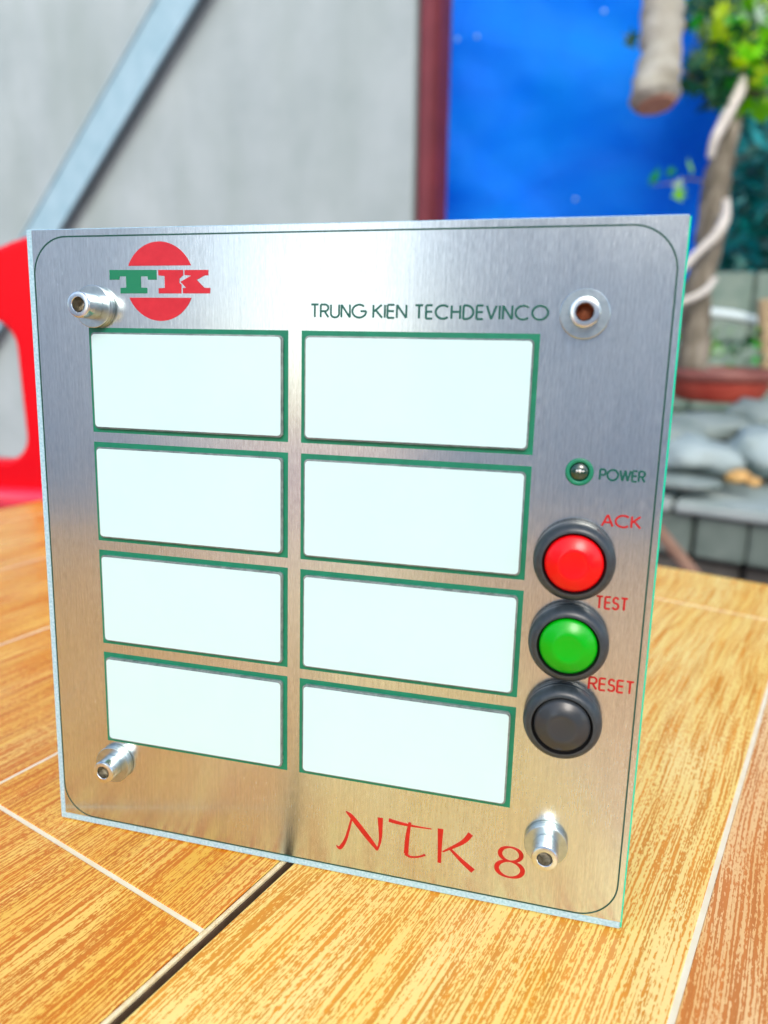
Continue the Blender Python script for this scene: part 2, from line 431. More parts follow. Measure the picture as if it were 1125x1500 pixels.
brush('brush_letter', [([(86.21, 8.15), (87.3, 7.7), (88.89, 10.72), (90.39, 17.02)], [.25, .95, .75, .5]),
      ([(88.75, 18.69), (90.4, 17.35), (94.5, 12.7), (97.68, 9.11)], [.3, 1.15, 1.3, .8]),
      ([(97.58, 8.98), (98.33, 12.61), (98.12, 18.61)], [.4, .75, 1.35])])
brush('brush_letter', [([(100.44, 18.37), (103.31, 18.05), (107.45, 17.9), (111.79, 18.0)], [1.0, .9, .55, .3]),
      ([(106.09, 18.8), (105.55, 14.33), (105.35, 9.6)], [.7, 1.0, 1.1]),
      ([(105.1, 9.6), (106.47, 8.95), (108.53, 9.3), (110.45, 10.3)], [.9, .6, .5, .6])])
brush('brush_letter', [([(114.15, 18.55), (114.15, 13.83), (114.21, 8.81)], [1.35, 1.0, .85]),
      ([(121.9, 18.6), (119.95, 15.84), (114.93, 12.1)], [1.3, 1.05, .4]),
      ([(116.9, 13.28), (119.95, 10.57), (123.0, 8.25)], [.6, 1.05, 1.3])])
ink = Ink()
def oval(cx_, cz_, rx, rz, wmin, wmax, rot=0):
    pts = []; ws = []
    for i in range(36):
        t = 2 * math.pi * i / 36; pts.append(((cx_ + rx * math.cos(t)) * k, (cz_ + rz * math.sin(t)) * k)); ws.append((wmin + (wmax - wmin) * abs(math.cos(t)) ** 1.3) * k)
    ink.stroke(pts, ws, True)
oval(132.15, 14.95, 2.65, 1.95, .5, 1.15); oval(132.1, 10.75, 3.25, 2.25, .5, 1.25)
ink.done('printed_digit', red_paint)
# logo
T_ = [(24.01, 156.45), (37.3, 156.37), (37.3, 154.02), (34.79, 154.03), (34.82, 154.9), (32.80, 154.9), (32.80, 152.11), (34.63, 152.11), (34.58, 150.75), (26.92, 150.74), (26.98, 152.12), (28.74, 152.12), (28.74, 154.92), (26.9, 154.93), (26.77, 154.05), (23.95, 154.06)]
KL = [(37.7, 156.37), (44.62, 156.32), (44.6, 155.02), (43.47, 154.27), (43.44, 153.24), (44.07, 152.83), (44.01, 150.76), (37.67, 150.75), (37.72, 152.04), (39.53, 152.04), (39.55, 154.94), (37.74, 155.05)]
KR = [(44.91, 156.32), (51.37, 156.28), (51.35, 154.99), (50.26, 155.0), (48.12, 153.98), (50.2, 152.07), (51.84, 152.06), (51.73, 150.77), (44.33, 150.76), (44.37, 152.07), (45.4, 152.07), (44.31, 153.03), (43.69, 153.52), (46.93, 155.01), (44.88, 155.09)]
def logo_part(name, pts, m):
    bm = bmesh.new(); prism(bm, mmp(pts), F, F - .00008)
    es = [e for e in bm.edges if all(v_.co.y < F - .00007 for v_ in e.verts)]
    bmesh.ops.bevel(bm, geom=es, offset=.00006, segments=1, affect='EDGES')
    bmesh.ops.triangulate(bm, faces=[f for f in bm.faces if len(f.verts) > 4])
    return link_bm(name, bm, m, panel)
logo_part('logo_letter', T_, mat('logo_green', (.0, .18, .08), .42))
logo_part('logo_letter', KL, logo_red); logo_part('logo_letter', KR, logo_red)
def seg(cx_, cz_, r, zc, up):
    a = math.degrees(math.asin((zc - cz_) / r))
    return arc(cx_, cz_, r, r, a, 180 - a, 36) if up else arc(cx_, cz_, r, r, 180 - a, 360 + a, 36)
logo_part('logo_disc', seg(38.1, 153.6, 9.45, 157.35, True), logo_red)
logo_part('logo_disc', seg(38.1, 153.6, 9.45, 149.75, False), logo_red)
# ---- screws
def screw(x, z, h, inner):
    c = (x * k, z * k); r = empty('screw', (0, 0, 0), parent=panel)
    bm = bmesh.new(); lathe(bm, [(0, .0001), (.0050, .0001), (.0051, .0002), (.0051, .0008), (.0050, .0009), (.0047, .0010), (.0047, .0011)], c); link_bm('spacer', bm, zinc_dull, r, angle=18)
    bm = bmesh.new(); lathe(bm, [(.0022, .0011), (.0051, .0011), (.00525, .0012), (.00525, .0018), (.0051, .0019), (.0022, .0019)], c, 56); link_bm('washer', bm, zinc_dull, r, angle=18)
    bm = bmesh.new(); H = h * k
    # head with hexagonal socket
    segs = 48; prof = [(.0030, .0019), (.00318, .0021), (.00315, H - .00035), (.0030, H - .00008), (.0028, H)]
    lathe(bm, prof + [(.0019, H), (.00178, H - .00015)], c, segs)
    link_bm('screw_head', bm, zinc, r, angle=22)
    bm = bmesh.new(); six = [(c[0] + .00183 * math.cos(math.radians(a)), c[1] + .00183 * math.sin(math.radians(a))) for a in range(15, 375, 60)]
    a_ = [bm.verts.new((p[0], -(H - .0001), p[1])) for p in six]; b_ = [bm.verts.new((c[0] + (p[0] - c[0]) * .92, -(H - .0024), c[1] + (p[1] - c[1]) * .92)) for p in six]
    tip = bm.verts.new((c[0], -(H - .0019), c[1]))
    for i in range(6):
        bm.faces.new((a_[i], a_[(i + 1) % 6], b_[(i + 1) % 6], b_[i])); bm.faces.new((b_[i], b_[(i + 1) % 6], tip))
    link_bm('hex_socket', bm, inner, r)
screw(19.8, 147.4, 7.4, socket_dark); screw(140.3, 146.5, 6.8, rust); screw(140.5, 20.2, 7.3, socket_dark); screw(19.6, 21.2, 6.3, socket_dark)
# ---- push buttons
def button(z, x, cm, label):
    c = (x * k, z * k); r = empty('push_button', (0, 0, 0), parent=panel); r['label'] = label
    bm = bmesh.new()
    prof = [(.0088, .0001), (.0089, .0003), (.0089, .0010), (.0086, .0014), (.0089, .0019)]
    for i in range(9):
        t = i / 8 * math.pi / 2; prof.append((.0071 + .0020 * math.cos(t) , .0022 + .0030 * math.sin(t)))
    lathe(bm, prof + [(.0070, .0052)], c, 72); link_bm('bezel', bm, black_plastic, r, angle=50)
    bm = bmesh.new(); lathe(bm, [(.00702, .00521), (.0069, .0050), (.0066, .0036), (.0060, .0036)], c, 72); link_bm('inner_ring', bm, bezel_dark, r, smooth=True)
    bm = bmesh.new(); prof = [(.0064, .0030), (.0064, .0050)]
    for i in range(1, 13):
        t = i / 12; rr = .0064 * (1 - t); hh = .0050 + .0021 * (1 - (rr / .0064) ** 2.2)
        if rr < .0032: hh -= .0007 * (1 - (rr / .0032) ** 2) ** .8
        prof.append((rr, hh))
    lathe(bm, prof, c, 72); link_bm('cap', bm, cm, r, smooth=True)
button(92.4, 142.0, cap_red, 'red push button, uppermost of the three')
button(73.0, 142.1, cap_green, 'green push button in the middle')
button(53.6, 142.1, cap_black, 'black push button, lowest of the three')
# ---- power indicator
c = (.1417, .1124); r = empty('indicator_lamp', (0, 0, 0), parent=panel)
bm = bmesh.new(); lathe(bm, [(.0031, .0001), (.0031, .00035), (.0029, .0005), (.0023, .0005), (.00215, .0004), (.0021, .00012)], c); link_bm('lamp_ring', bm, green_paint, r, smooth=True)
bm = bmesh.new(); lathe(bm, [(.0021, .00012), (.0019, .0003), (.0015, .00055), (.0009, .0008), (0, .0009)], c)
link_bm('lamp_lens', bm, mat('lamp_lens', (.0, .035, .02), .12, Coat_Weight=1.0), r, smooth=True)
bm = bmesh.new()
for dx, rr in ((0, .00042), (-.00065, .00027), (.0007, .00025)): lathe(bm, [(rr, .0006), (rr * .9, .00092), (0, .00098)], (c[0] + .0001 + dx, c[1] + .0003 - abs(dx) * .05), 14)
link_bm('lamp_chip', bm, mat('lamp_chip', (.75, .8, .78), .3), r, smooth=True)

# ------------------------------------------------------------------ setting behind
Bv = Vector((.951, -.309, 0)); Av = Vector((.309, .951, 0))
ground_m = mottled('ground_paving', (.42, .22, .23), (.50, .31, .32), 6, .8)  # reddish paving tone added for its reflection in the steel
bm = bmesh.new(); bmesh.ops.create_grid(bm, x_segments=1, y_segments=1, size=60); 
for v_ in bm.verts: v_.co.z = -.75
tag(link_bm('ground', bm, ground_m), kind='structure')

def oriented(name, org, label, cat, group=None, rz=TA):
    e = empty(name, org, (0, 0, rz)); tag(e, label, cat, group); return e
# grey cement wall; local x along Bv, y along Av
wp = at(604, 320, 2.35)
m = wall_m = mottled('cement_wall', (.40, .42, .41), (.50, .52, .51), 2.2, .85, .002, 6)
f1 = noise_n(m, coords(m, (3.5, 1, .9)), 1, 4, .6)
c1 = ramp(m, noise_n(m, coords(m), 3.5, 6, .65), [(.3, (.29, .36, .355)), (.7, (.385, .46, .455))])
L(m, mixc(m, ramp(m, f1, [(.42, g(0)), (.66, g(.45))]), c1, (.25, .32, .29)), P(m).inputs['Base Color'])
wall = oriented('cement_wall', (wp.x, wp.y, -.75), 'pale grey cement wall behind the control panel, left of the dark red post', 'wall')
bm = bmesh.new(); box(bm, (-3.2, 0, 0), (0, .1, 2.4), .004); link_bm('wall_panel', bm, wall_m, wall)
# dark red post
pp = at(629, 320, 2.33)
post = oriented('steel_post', (pp.x, pp.y, -.75), 'dark red painted upright post between grey wall and blue tarpaulin', 'post')
bm = bmesh.new(); box(bm, (-.034, -.03, 0), (.036, .05, 2.5), .008); link_bm('post_shaft', bm, mottled('red_oxide', (.10, .012, .016), (.16, .02, .028), 9, .5), post)
bm = bmesh.new(); box(bm, (-.043, -.005, 0), (-.0345, .055, 2.5), .001); link_bm('gap_strip', bm, mottled('gap_shade', (.045, .05, .05), (.08, .085, .08), 9, .6), post)  # dark strip put in for the shaded gap between wall and post
bm = bmesh.new(); box(bm, (-.012, -.034, 0), (.016, -.0305, 2.5), .001); link_bm('front_rib', bm, mottled('red_rib', (.13, .02, .025), (.18, .03, .035), 9, .5), post)
# diagonal angle bar in front of the wall
def on_wall(px, py, off):
    d_ = at(px, py, 1) - CAM; nrm = Av; t_ = ((Vector((wp.x, wp.y, 0)) - CAM).dot(nrm) - off) / d_.dot(nrm); return CAM + d_ * t_
a0, a1 = on_wall(30, 395, .045), on_wall(305, -75, .045)
bar = empty('angle_bar', a0); tag(bar, 'galvanised steel bar crossing diagonally in front of the grey wall', 'metal bar')
d = a1 - a0; dn = d.normalized(); out = -Av; side = dn.cross(out).normalized() * -1
bm = bmesh.new()
def plank(bm, p0, p1, w, sidev, t, outv):
    vs_ = []
    for p in (p0, p1):
        for s1 in (-1, 1):
            for s2 in (0, 1): vs_.append(bm.verts.new(p + sidev * (w / 2 * s1) + outv * (t * s2)))
    for f_ in ((0, 1, 3, 2), (4, 6, 7, 5), (0, 4, 5, 1), (2, 3, 7, 6), (0, 2, 6, 4), (1, 5, 7, 3)): bm.faces.new([vs_[i] for i in f_])
ext = dn * .5
plank(bm, -dn * .9, d + ext, .150, side, .006, out)
gal = mottled('galvanised', (.25, .42, .48), (.33, .50, .56), 12, .55)
link_bm('flat_web', bm, gal, bar)
for s_ in (-1, 1):
    bm = bmesh.new(); plank(bm, -dn * .9 + side * (.078 * s_), d + ext + side * (.078 * s_), .006, side, .014, out)
    link_bm('flange', bm, gal, bar)
# blue tarpaulin
t0 = at(650, 320, 2.75)
tarp = oriented('tarpaulin', (t0.x, t0.y, 0), 'bright blue plastic tarpaulin hanging right of the red post', 'tarpaulin', rz=.12)
m = tarp_m = mat('blue_tarp', (.0, .16, .85), .6)
c1 = ramp(m, noise_n(m, coords(m, (1.6, 1, 2.2)), 1.2, 3, .5, .6), [(.3, (.0, .20, .92)), (.5, (.0, .27, 1.0)), (.75, (.0, .34, 1.0))])
L(m, c1, P(m).inputs['Base Color']); P(m).inputs['Specular IOR Level'].default_value = .15
bm = bmesh.new(); nx, nz = 90, 90; TW = .965; grid = []
for i in range(nx + 1):
    row = []
    for j in range(nz + 1):
        x = -.03 + TW * i / nx; z = .30 + 1.6 * j / nz
        y = .045 * noise.noise(Vector((x * 2.6, 0, z * 2.2))) + .03 * noise.noise(Vector((x * 1.3 + 5, 3, z * 5 + x * 2))) + .008 * noise.noise(Vector((x * 9, 3, z * 11)))
        row.append(bm.verts.new((x, y, z)))
    grid.append(row)
for i in range(nx):
    for j in range(nz): bm.faces.new((grid[i][j], grid[i + 1][j], grid[i + 1][j + 1], grid[i][j + 1]))
bmesh.ops.solidify(bm, geom=bm.faces[:], thickness=.0015)
link_bm('tarp_sheet', bm, tarp_m, tarp, smooth=True)
spot_m = mat('spot_pale_blue', (.35, .6, .8), .25)  # small pale blue spots on the tarpaulin
for px, py in ((868, 62), (700, 85), (673, 87), (837, 300), (935, 178)):
    p = at(px, py, 2.75); q = tarp.matrix_basis.inverted() @ p
    bm = bmesh.new(); bmesh.ops.create_uvsphere(bm, u_segments=12, v_segments=8, radius=.0065, matrix=Matrix.Translation((q.x, -.05, q.z)))
    tag(link_bm('pale_spot', bm, spot_m, tarp, smooth=True))

# ------------------------------------------------------------------ stone ledge
e0 = at_z(975, 732, -.25)
ledge = oriented('stone_ledge', (e0.x, e0.y, -.75), 'pale stone slab ledge of garden bed beyond the table, right side', 'ledge')
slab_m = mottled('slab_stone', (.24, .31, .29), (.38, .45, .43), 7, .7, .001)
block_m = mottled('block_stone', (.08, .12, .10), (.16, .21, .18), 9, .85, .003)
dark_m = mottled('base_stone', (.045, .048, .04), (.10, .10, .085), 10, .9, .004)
xs = [-.62, -.30, .02, .36, .75]
for a_, b_ in zip(xs, xs[1:]):
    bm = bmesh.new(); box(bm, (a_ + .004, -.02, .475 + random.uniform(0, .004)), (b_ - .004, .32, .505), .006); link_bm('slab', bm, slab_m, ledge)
for i in range(12):
    bm = bmesh.new(); x = -.62 + i * .115 + random.uniform(-.004, .004); dy = random.uniform(0, .006)
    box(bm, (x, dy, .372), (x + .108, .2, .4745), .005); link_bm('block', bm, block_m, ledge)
for i in range(7):
    for j in range(3):
        bm = bmesh.new(); x = -.62 + i * .2 + (j % 2) * .09; dy = .03 + random.uniform(0, .01)
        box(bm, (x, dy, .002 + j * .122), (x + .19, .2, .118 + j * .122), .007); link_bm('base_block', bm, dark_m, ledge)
bm = bmesh.new(); box(bm, (-.62, .33, 0), (1.6, 1.6, .47), .01); link_bm('bed_soil', bm, mottled('bed_soil', (.07, .055, .035), (.15, .12, .07), 8, .9, .01), ledge)
bm = bmesh.new(); box(bm, (.75, .04, 0), (1.6, .33, .49), .01); link_bm('ledge_end', bm, block_m, ledge)
# rocks on the ledge
rock_ms = [mottled('river_rock_pale', (.20, .27, .26), (.36, .44, .43), 6, .8, .002), mottled('river_rock_grey', (.12, .17, .15), (.24, .29, .27), 6, .85, .002),
           mottled('rock_orange', (.45, .24, .06), (.60, .38, .14), 12, .8, .002)]
def rock(px, py, depth, sx, sy, sz, mi, label, seed):
    p = at(px, py, depth)
    bm = bmesh.new(); bmesh.ops.create_icosphere(bm, subdivisions=3, radius=1)
    for v_ in bm.verts:
        n_ = 1 + .34 * noise.noise(v_.co * 1.7 + Vector((seed, 0, 0))) + .07 * noise.noise(v_.co * 4 + Vector((seed, 0, 0)))
        v_.co = Vector((v_.co.x * sx * n_, v_.co.y * sy * n_, v_.co.z * sz * n_))
    o = link_bm('garden_rock', bm, rock_ms[mi], None, smooth=True); o.location = p; o.rotation_euler = (0, 0, TA + seed)
    o.rotation_euler.z = TA; tag(o, label, 'rock', 'rocks on the garden ledge')
rock(1015, 668, 1.82, .115, .10, .045, 0, 'large pale rock against the panel edge, above the ledge slab', 1.2)
rock(1120, 660, 1.85, .085, .10, .06, 0, 'pale rock at the right border, beside the orange brown stone', 5.1)
rock(1080, 697, 1.74, .030, .03, .018, 2, 'small orange brown stone between the pale rocks', 9.3)
rock(1104, 706, 1.72, .016, .02, .011, 2, 'tiny tan stone at right of orange brown stone', 12.0)
rock(1025, 626, 2.02, .15, .12, .038, 1, 'flat grey rock directly under the red brown flowerpot', 3.3)
rock(1115, 612, 2.05, .10, .12, .05, 1, 'grey rock under the right end of the red brown flowerpot', 7.9)
rock(1000, 706, 1.74, .09, .06, .016, 1, 'low flat rock at front on the ledge slab beside panel edge', 14.0)
rock(1190, 640, 2.0, .16, .14, .07, 0, 'rock cut off by the right border of the picture', 21.0)
rock(940, 640, 1.95, .15, .14, .06, 1, 'rock half hidden behind the control panel', 25.0)
# brown stick leaning below ledge
s0, s1 = at(958, 770, 1.45), at(1030, 860, 1.38)
s1 = s0 + (s1 - s0) * 3.2
bm = bmesh.new(); tube(bm, [s0 + (s0 - s1) * .1, s0.lerp(s1, .5) + Vector((.004, 0, 0)), s1], [.013, .012, .011], 10)
tag(link_bm('leaning_stick', bm, mottled('stick_wood', (.22, .12, .07), (.32, .19, .12), 30, .7), smooth=True), 'brown stick leaning against the stone ledge behind the table', 'stick')

# ------------------------------------------------------------------ bonsai pot and tree
pc = at(1052, 560, 2.3)
pot = empty('flowerpot', (pc.x, pc.y, pc.z - .055)); tag(pot, 'shallow red brown clay flowerpot on the rocks, holding the twisted tree', 'flowerpot')
pot_m = mottled('pot_clay', (.34, .045, .03), (.46, .08, .05), 14, .45)
def vlathe(bm, prof, segs=48):
    rings = [[bm.verts.new((r_ * math.cos(2 * math.pi * i / segs), r_ * math.sin(2 * math.pi * i / segs), z)) for i in range(segs)] for r_, z in prof]
    for A, B in zip(rings, rings[1:]):
        for i in range(segs): bm.faces.new((A[i], A[(i + 1) % segs], B[(i + 1) % segs], B[i]))
    bm.faces.new(rings[0][::-1]); bm.faces.new(rings[-1])
bm = bmesh.new(); vlathe(bm, [(.105, 0), (.125, .006), (.142, .035), (.148, .066), (.138, .068), (.132, .06)]); link_bm('pot_bowl', bm, pot_m, pot, angle=40)
bm = bmesh.new(); vlathe(bm, [(.145, .0665), (.158, .068), (.161, .078), (.161, .092), (.156, .098), (.146, .098), (.143, .085)]); link_bm('pot_rim', bm, mottled('pot_rim_clay', (.16, .05, .04), (.24, .08, .06), 14, .5), pot, angle=40)
bm = bmesh.new(); vlathe(bm, [(.05, .07), (.141, .078), (.141, .082), (.05, .09)]); link_bm('potting_soil', bm, mottled('soil', (.05, .035, .02), (.11, .08, .05), 30, .95, .004), pot)

bark = mottled('bark', (.13, .10, .065), (.30, .25, .18), 22, .85, .006)
m = bark; c1 = ramp(m, noise_n(m, coords(m, (30, 30, 6)), 1, 5, .6), [(.3, (.08, .07, .045)), (.5, (.16, .14, .10)), (.75, (.34, .31, .25))]); L(m, c1, P(m).inputs['Base Color'])
pale_bark = mottled('pale_bark', (.46, .44, .38), (.62, .60, .54), 18, .75, .003)
tp = [(1012, 545, 2.3, .050), (1018, 500, 2.3, .046), (1022, 430, 2.3, .043), (1040, 350, 2.3, .042), (1046, 290, 2.3, .042), (1058, 230, 2.3, .036), (1072, 180, 2.3, .028), (1082, 140, 2.3, .022), (1100, 90, 2.32, .017), (1125, 40, 2.34, .012)]
tb = at(1014, 548, 2.3)
tree = empty('bonsai_tree', tb); tag(tree, 'twisted brown tree trunk with bright green lobed leaves growing from the clay pot', 'tree')
def world_tube(name, pl, m, parent, segs=14, jit=.25, org=None, n=5):
    org = org if org is not None else parent.location
    sp = smooth_path(pl, n); bm = bmesh.new()
    tube(bm, [at(a, b, c_) - org for a, b, c_, r_ in sp], [r_ for *_, r_ in sp], segs, True, jit)
    return link_bm(name, bm, m, parent, smooth=True)
world_tube('trunk', tp, bark, tree)
world_tube('aerial_root', [(1088, 112, 2.2, .010), (1082, 135, 2.2, .018), (1062, 175, 2.2, .017), (1046, 205, 2.2, .014), (1040, 232, 2.22, .010)], pale_bark, tree)
world_tube('aerial_root', [(1064, 292, 2.2, .011), (1062, 320, 2.2, .015), (1048, 345, 2.19, .014), (1020, 372, 2.2, .013), (996, 398, 2.22, .012)], pale_bark, tree)
world_tube('aerial_root', [(1048, 408, 2.22, .008), (1030, 428, 2.2, .010), (1000, 442, 2.2, .011), (980, 448, 2.22, .009)], pale_bark, tree)
for pl in ([(1078, 160, 2.3, .015), (1050, 135, 2.3, .010), (1020, 118, 2.28, .006), (1000, 105, 2.27, .003)], [(1085, 130, 2.3, .014), (1110, 138, 2.28, .010), (1150, 120, 2.25, .007)],
           [(1090, 110, 2.3, .012), (1070, 60, 2.3, .009), (1045, 15, 2.28, .006), (1040, -40, 2.28, .004)], [(1100, 90, 2.32, .013), (1125, 20, 2.3, .009), (1140, -60, 2.3, .006)]):
    world_tube('branch', pl, bark, tree, 8, .1)
# lobed leaves
def leaf_mesh(nm, size, lob, seed):
    rnd = random.Random(seed); pts = []
    n = lob * 2 + 1
    for i in range(n):
        a = math.radians(-125 + 250 * i / (n - 1)); r_ = (1 if i % 2 == 0 else .42) * (1 - .25 * abs(a) / 2.2) * rnd.uniform(.85, 1.1)
        pts.append((math.sin(a) * r_ * .8, .35 + math.cos(a) * r_ * .75))
    bm = bmesh.new(); c0 = bm.verts.new((0, .3 * size, .06 * size)); base = bm.verts.new((0, 0, 0))
    vs_ = [bm.verts.new((x * size, y * size, (.04 - .12 * x * x + rnd.uniform(-.06, .06)) * size)) for x, y in pts]
    for a, b in zip(vs_, vs_[1:]): bm.faces.new((c0, a, b))
    bm.faces.new((c0, vs_[-1], base)); bm.faces.new((c0, base, vs_[0]))
    me = bpy.data.meshes.new(nm); bm.to_mesh(me); bm.free(); return me
def leaf_mat(name, c, tr=.35):
    m = mat(name, c, .4); b = P(m); t = N(m, 'ShaderNodeBsdfTranslucent'); t.inputs[0].default_value = (min(1, c[0] * 1.6), min(1, c[1] * 1.5), c[2] * .6, 1)
    mx = N(m, 'ShaderNodeMixShader'); mx.inputs[0].default_value = tr
    out_ = m.node_tree.nodes['Material Output']; L(m, b.outputs[0], mx.inputs[1]); L(m, t.outputs[0], mx.inputs[2]); L(m, mx.outputs[0], out_.inputs[0]); return m
LM = [leaf_mat('leaf_bright', (.20, .62, .0)), leaf_mat('leaf_mid', (.015, .34, .02)), leaf_mat('leaf_dark', (.01, .09, .03)), leaf_mat('leaf_yellow', (.50, .72, .01)), leaf_mat('leaf_grey', (.30, .46, .34), .15)]
leaf_protos = []
for mi, mm_ in enumerate(LM):
    for q in range(2):
        me = leaf_mesh('leaf', 1, (5, 7)[q], mi * 10 + q); me.materials.append(mm_); leaf_protos.append((mi, me))
def put_leaf(p, size, mi, parent, org, rnd=random):
    me = rnd.choice([x for x in leaf_protos if x[0] == mi])[1]
    o = bpy.data.objects.new('leaf', me); C.objects.link(o); o.parent = parent; o.location = p - org
    o.rotation_euler = (rnd.uniform(.3, 2.2), rnd.uniform(-.7, .7), rnd.uniform(0, 6.28)); o.scale = (size, size, size); return o
rl = random.Random(11)
cnt = 0
for (cx_, cy_, rx, ry, n_, mix) in ((1100, 40, 70, 60, 175, (0, 1, 2, 3, 4, 0, 0, 0)), (1040, 120, 32, 28, 26, (1, 2, 2, 2)), (1120, 110, 40, 35, 36, (0, 0, 3, 3, 1)), (1060, 70, 34, 45, 40, (4, 1, 2, 0, 3)), (1015, 20, 30, 22, 12, (1, 2, 4)), (1104, 165, 24, 16, 10, (3, 0)), (1062, 155, 22, 22, 12, (2, 1))):
    for q in range(n_):
        a = rl.uniform(0, 6.28); r_ = rl.random() ** .6
        p = at(cx_ + rx * r_ * math.cos(a), cy_ + ry * r_ * math.sin(a), 2.28 + rl.uniform(-.14, .12))
        put_leaf(p, rl.uniform(.05, .09), rl.choice(mix), tree, tb, rl); cnt += 1
for (px, py, s_, mi) in ((1030, 98, .06, 3), (1045, 120, .05, 3), (958, 268, .05, 1), (985, 256, .03, 1), (1015, 252, .045, 0), (988, 275, .035, 4), (991, 292, .04, 0), (920, 68, .05, 2), (1075, 60, .08, 4), (1085, 45, .07, 4)):
    put_leaf(at(px, py, 2.2), s_, mi, tree, tb, rl)
world_tube('twig', [(1044, 270, 2.25, .003), (1010, 262, 2.22, .0025), (985, 268, 2.2, .002), (955, 272, 2.2, .001)], bark, tree, 6, 0)

# ------------------------------------------------------------------ sawn limb hanging in front of the tarpaulin
limb_o = at(1500, 900, 1.9); limb_o.z = -.75
limb = empty('overhanging_tree', limb_o); tag(limb, 'thick pale tree limb with sawn end hanging in front of the blue tarpaulin', 'tree limb')
world_tube('sawn_limb', [(961, 152, 1.8, .052), (960, 140, 1.8, .058), (962, 118, 1.8, .053), (968, 80, 1.8, .046), (970, 30, 1.8, .049), (975, -40, 1.8, .044), (1010, -160, 1.82, .046), (1150, -300, 1.86, .05), (1400, -320, 1.88, .07), (1500, -200, 1.9, .085)], mottled('limb_bark', (.24, .23, .17), (.40, .40, .34), 14, .8, .008), limb, 18, .3)
bm = bmesh.new(); e_ = at(961, 153.5, 1.8) - limb_o; d_ = (at(961, 170, 1.8) - at(960, 140, 1.8)).normalized()
mtx = Matrix.Translation(e_ + d_ * .0005) @ d_.to_track_quat('Z', 'Y').to_matrix().to_4x4()
bmesh.ops.create_cone(bm, cap_ends=True, segments=24, radius1=.047, radius2=.042, depth=.006, matrix=mtx)
link_bm('sawn_face', bm, mottled('cut_wood', (.45, .25, .16), (.58, .36, .25), 60, .7), limb)
bm = bmesh.new(); tt = at(1500, -200, 1.9) - limb_o
tube(bm, [Vector((0, 0, 0)), Vector((.02, 0, .6)), tt], [.13, .11, .09], 18, True, .2); link_bm('lower_trunk', bm, pale_bark, limb, smooth=True)

# ------------------------------------------------------------------ low block wall, tube, hedge behind
b0 = at(975, 395, 2.95)
lw = oriented('low_block_wall', (b0.x, b0.y, -.75), 'low mossy grey green block wall behind the potted tree', 'wall', rz=.1)
moss_m = mottled('mossy_block', (.13, .22, .17), (.30, .38, .31), 6, .85, .003)
H0 = b0.z + .75
for i in range(8):
    for j in range(4):
        bm = bmesh.new(); x = -1.45 + i * .4 - (j % 2) * .2; hh = H0 / 4
        box(bm, (x, random.uniform(0, .01), j * hh), (x + .392, .14, (j + 1) * hh - .008), .008); link_bm('wall_block', bm, moss_m, lw)
t_ = [(1033, 458, 2.6, .018), (1075, 463, 2.6, .019), (1116, 474, 2.6, .018)]
pipe = empty('plastic_pipe', at(1075, 463, 2.6)); tag(pipe, 'short white plastic pipe lying crosswise behind the trunk', 'pipe')
world_tube('pipe_barrel', t_, mat('pipe_white', (.62, .74, .74), .4), pipe, 16, 0)
stk = empty('wooden_stake', at(1122, 480, 2.5)); tag(stk, 'tan wooden stake at the right border above the pot', 'stake')
world_tube('stake_shaft', [(1119, 440, 2.5, .022), (1121, 500, 2.5, .022), (1122, 570, 2.5, .022)], mottled('stake', (.30, .22, .12), (.42, .32, .18), 20, .8), stk, 8, .1)
# small weeds behind pot rim
wd = at(1050, 530, 2.5); weeds = empty('low_weeds', wd); tag(weeds, 'patch of small green and grey weeds just behind the clay pot', 'weeds')
for q in range(60):
    mi = rl.choice((0, 4, 4, 1, 2)); put_leaf(at(rl.uniform(985, 1120), rl.uniform(485, 545), 2.5 + rl.uniform(-.08, .1)), rl.uniform(.02, .04), mi, weeds, wd, rl)
for q in range(8): put_leaf(at(rl.uniform(1030, 1052), rl.uniform(505, 530), 2.44), .04, 0, weeds, wd, rl)
# hedge
def leaf_cloud(name, c0, dims, n, size, mats, seed):
    rnd = random.Random(seed); vv = []; ff = []; mi = []
    for q in range(n):
        p = Vector((c0.x, c0.y, 0)) + Vector((1, .1, 0)) * rnd.uniform(0, dims[0]) + Vector((-.1, 1, 0)) * rnd.uniform(0, dims[1]) + Vector((0, 0, rnd.uniform(-.7, dims[2])))
        cl = noise.noise(p * 3.0 + Vector((seed, 0, 0)))
        if cl < -.28: continue
        p += Av * (.12 * noise.noise(p * 4))
        ax = Vector((rnd.gauss(0, 1), rnd.gauss(0, 1), rnd.gauss(0, .6))).normalized(); up = ax.cross(Vector((rnd.gauss(0, 1), rnd.gauss(0, 1), rnd.gauss(0, 1)))).normalized()
        s_ = size * rnd.uniform(.6, 1.3); b = len(vv)
        vv += [p - ax * s_, p + up * s_ * .45, p + ax * s_, p - up * s_ * .45]; ff.append((b, b + 1, b + 2, b + 3))
        mi.append(0 if rnd.random() < .62 else (1 if rnd.random() < .75 else 2))
    me = bpy.data.meshes.new(name); me.from_pydata(vv, [], ff)
    for m_ in mats: me.materials.append(m_)
    me.polygons.foreach_set('material_index', mi); o = bpy.data.objects.new(name, me); C.objects.link(o); return o
h0 = at(1035, 300, 3.2)
teal = [leaf_mat('hedge_dark', (.0, .17, .17), .15), leaf_mat('hedge_teal', (.0, .26, .28), .15), leaf_mat('hedge_pale', (.10, .30, .26), .1)]
o = leaf_cloud('hedge', h0, (2.6, .5, 2.0), 16000, .05, teal, 3)
tag(o, kind='stuff', label='dark blue green hedge foliage behind the low block wall', cat='hedge')
bw = at(1010, 300, 4.2)
bk = oriented('hedge_backing', (bw.x - .9, bw.y + .3, -.75), 'dark green sheet added behind the hedge to darken its gaps, far right', 'wall', rz=.1)
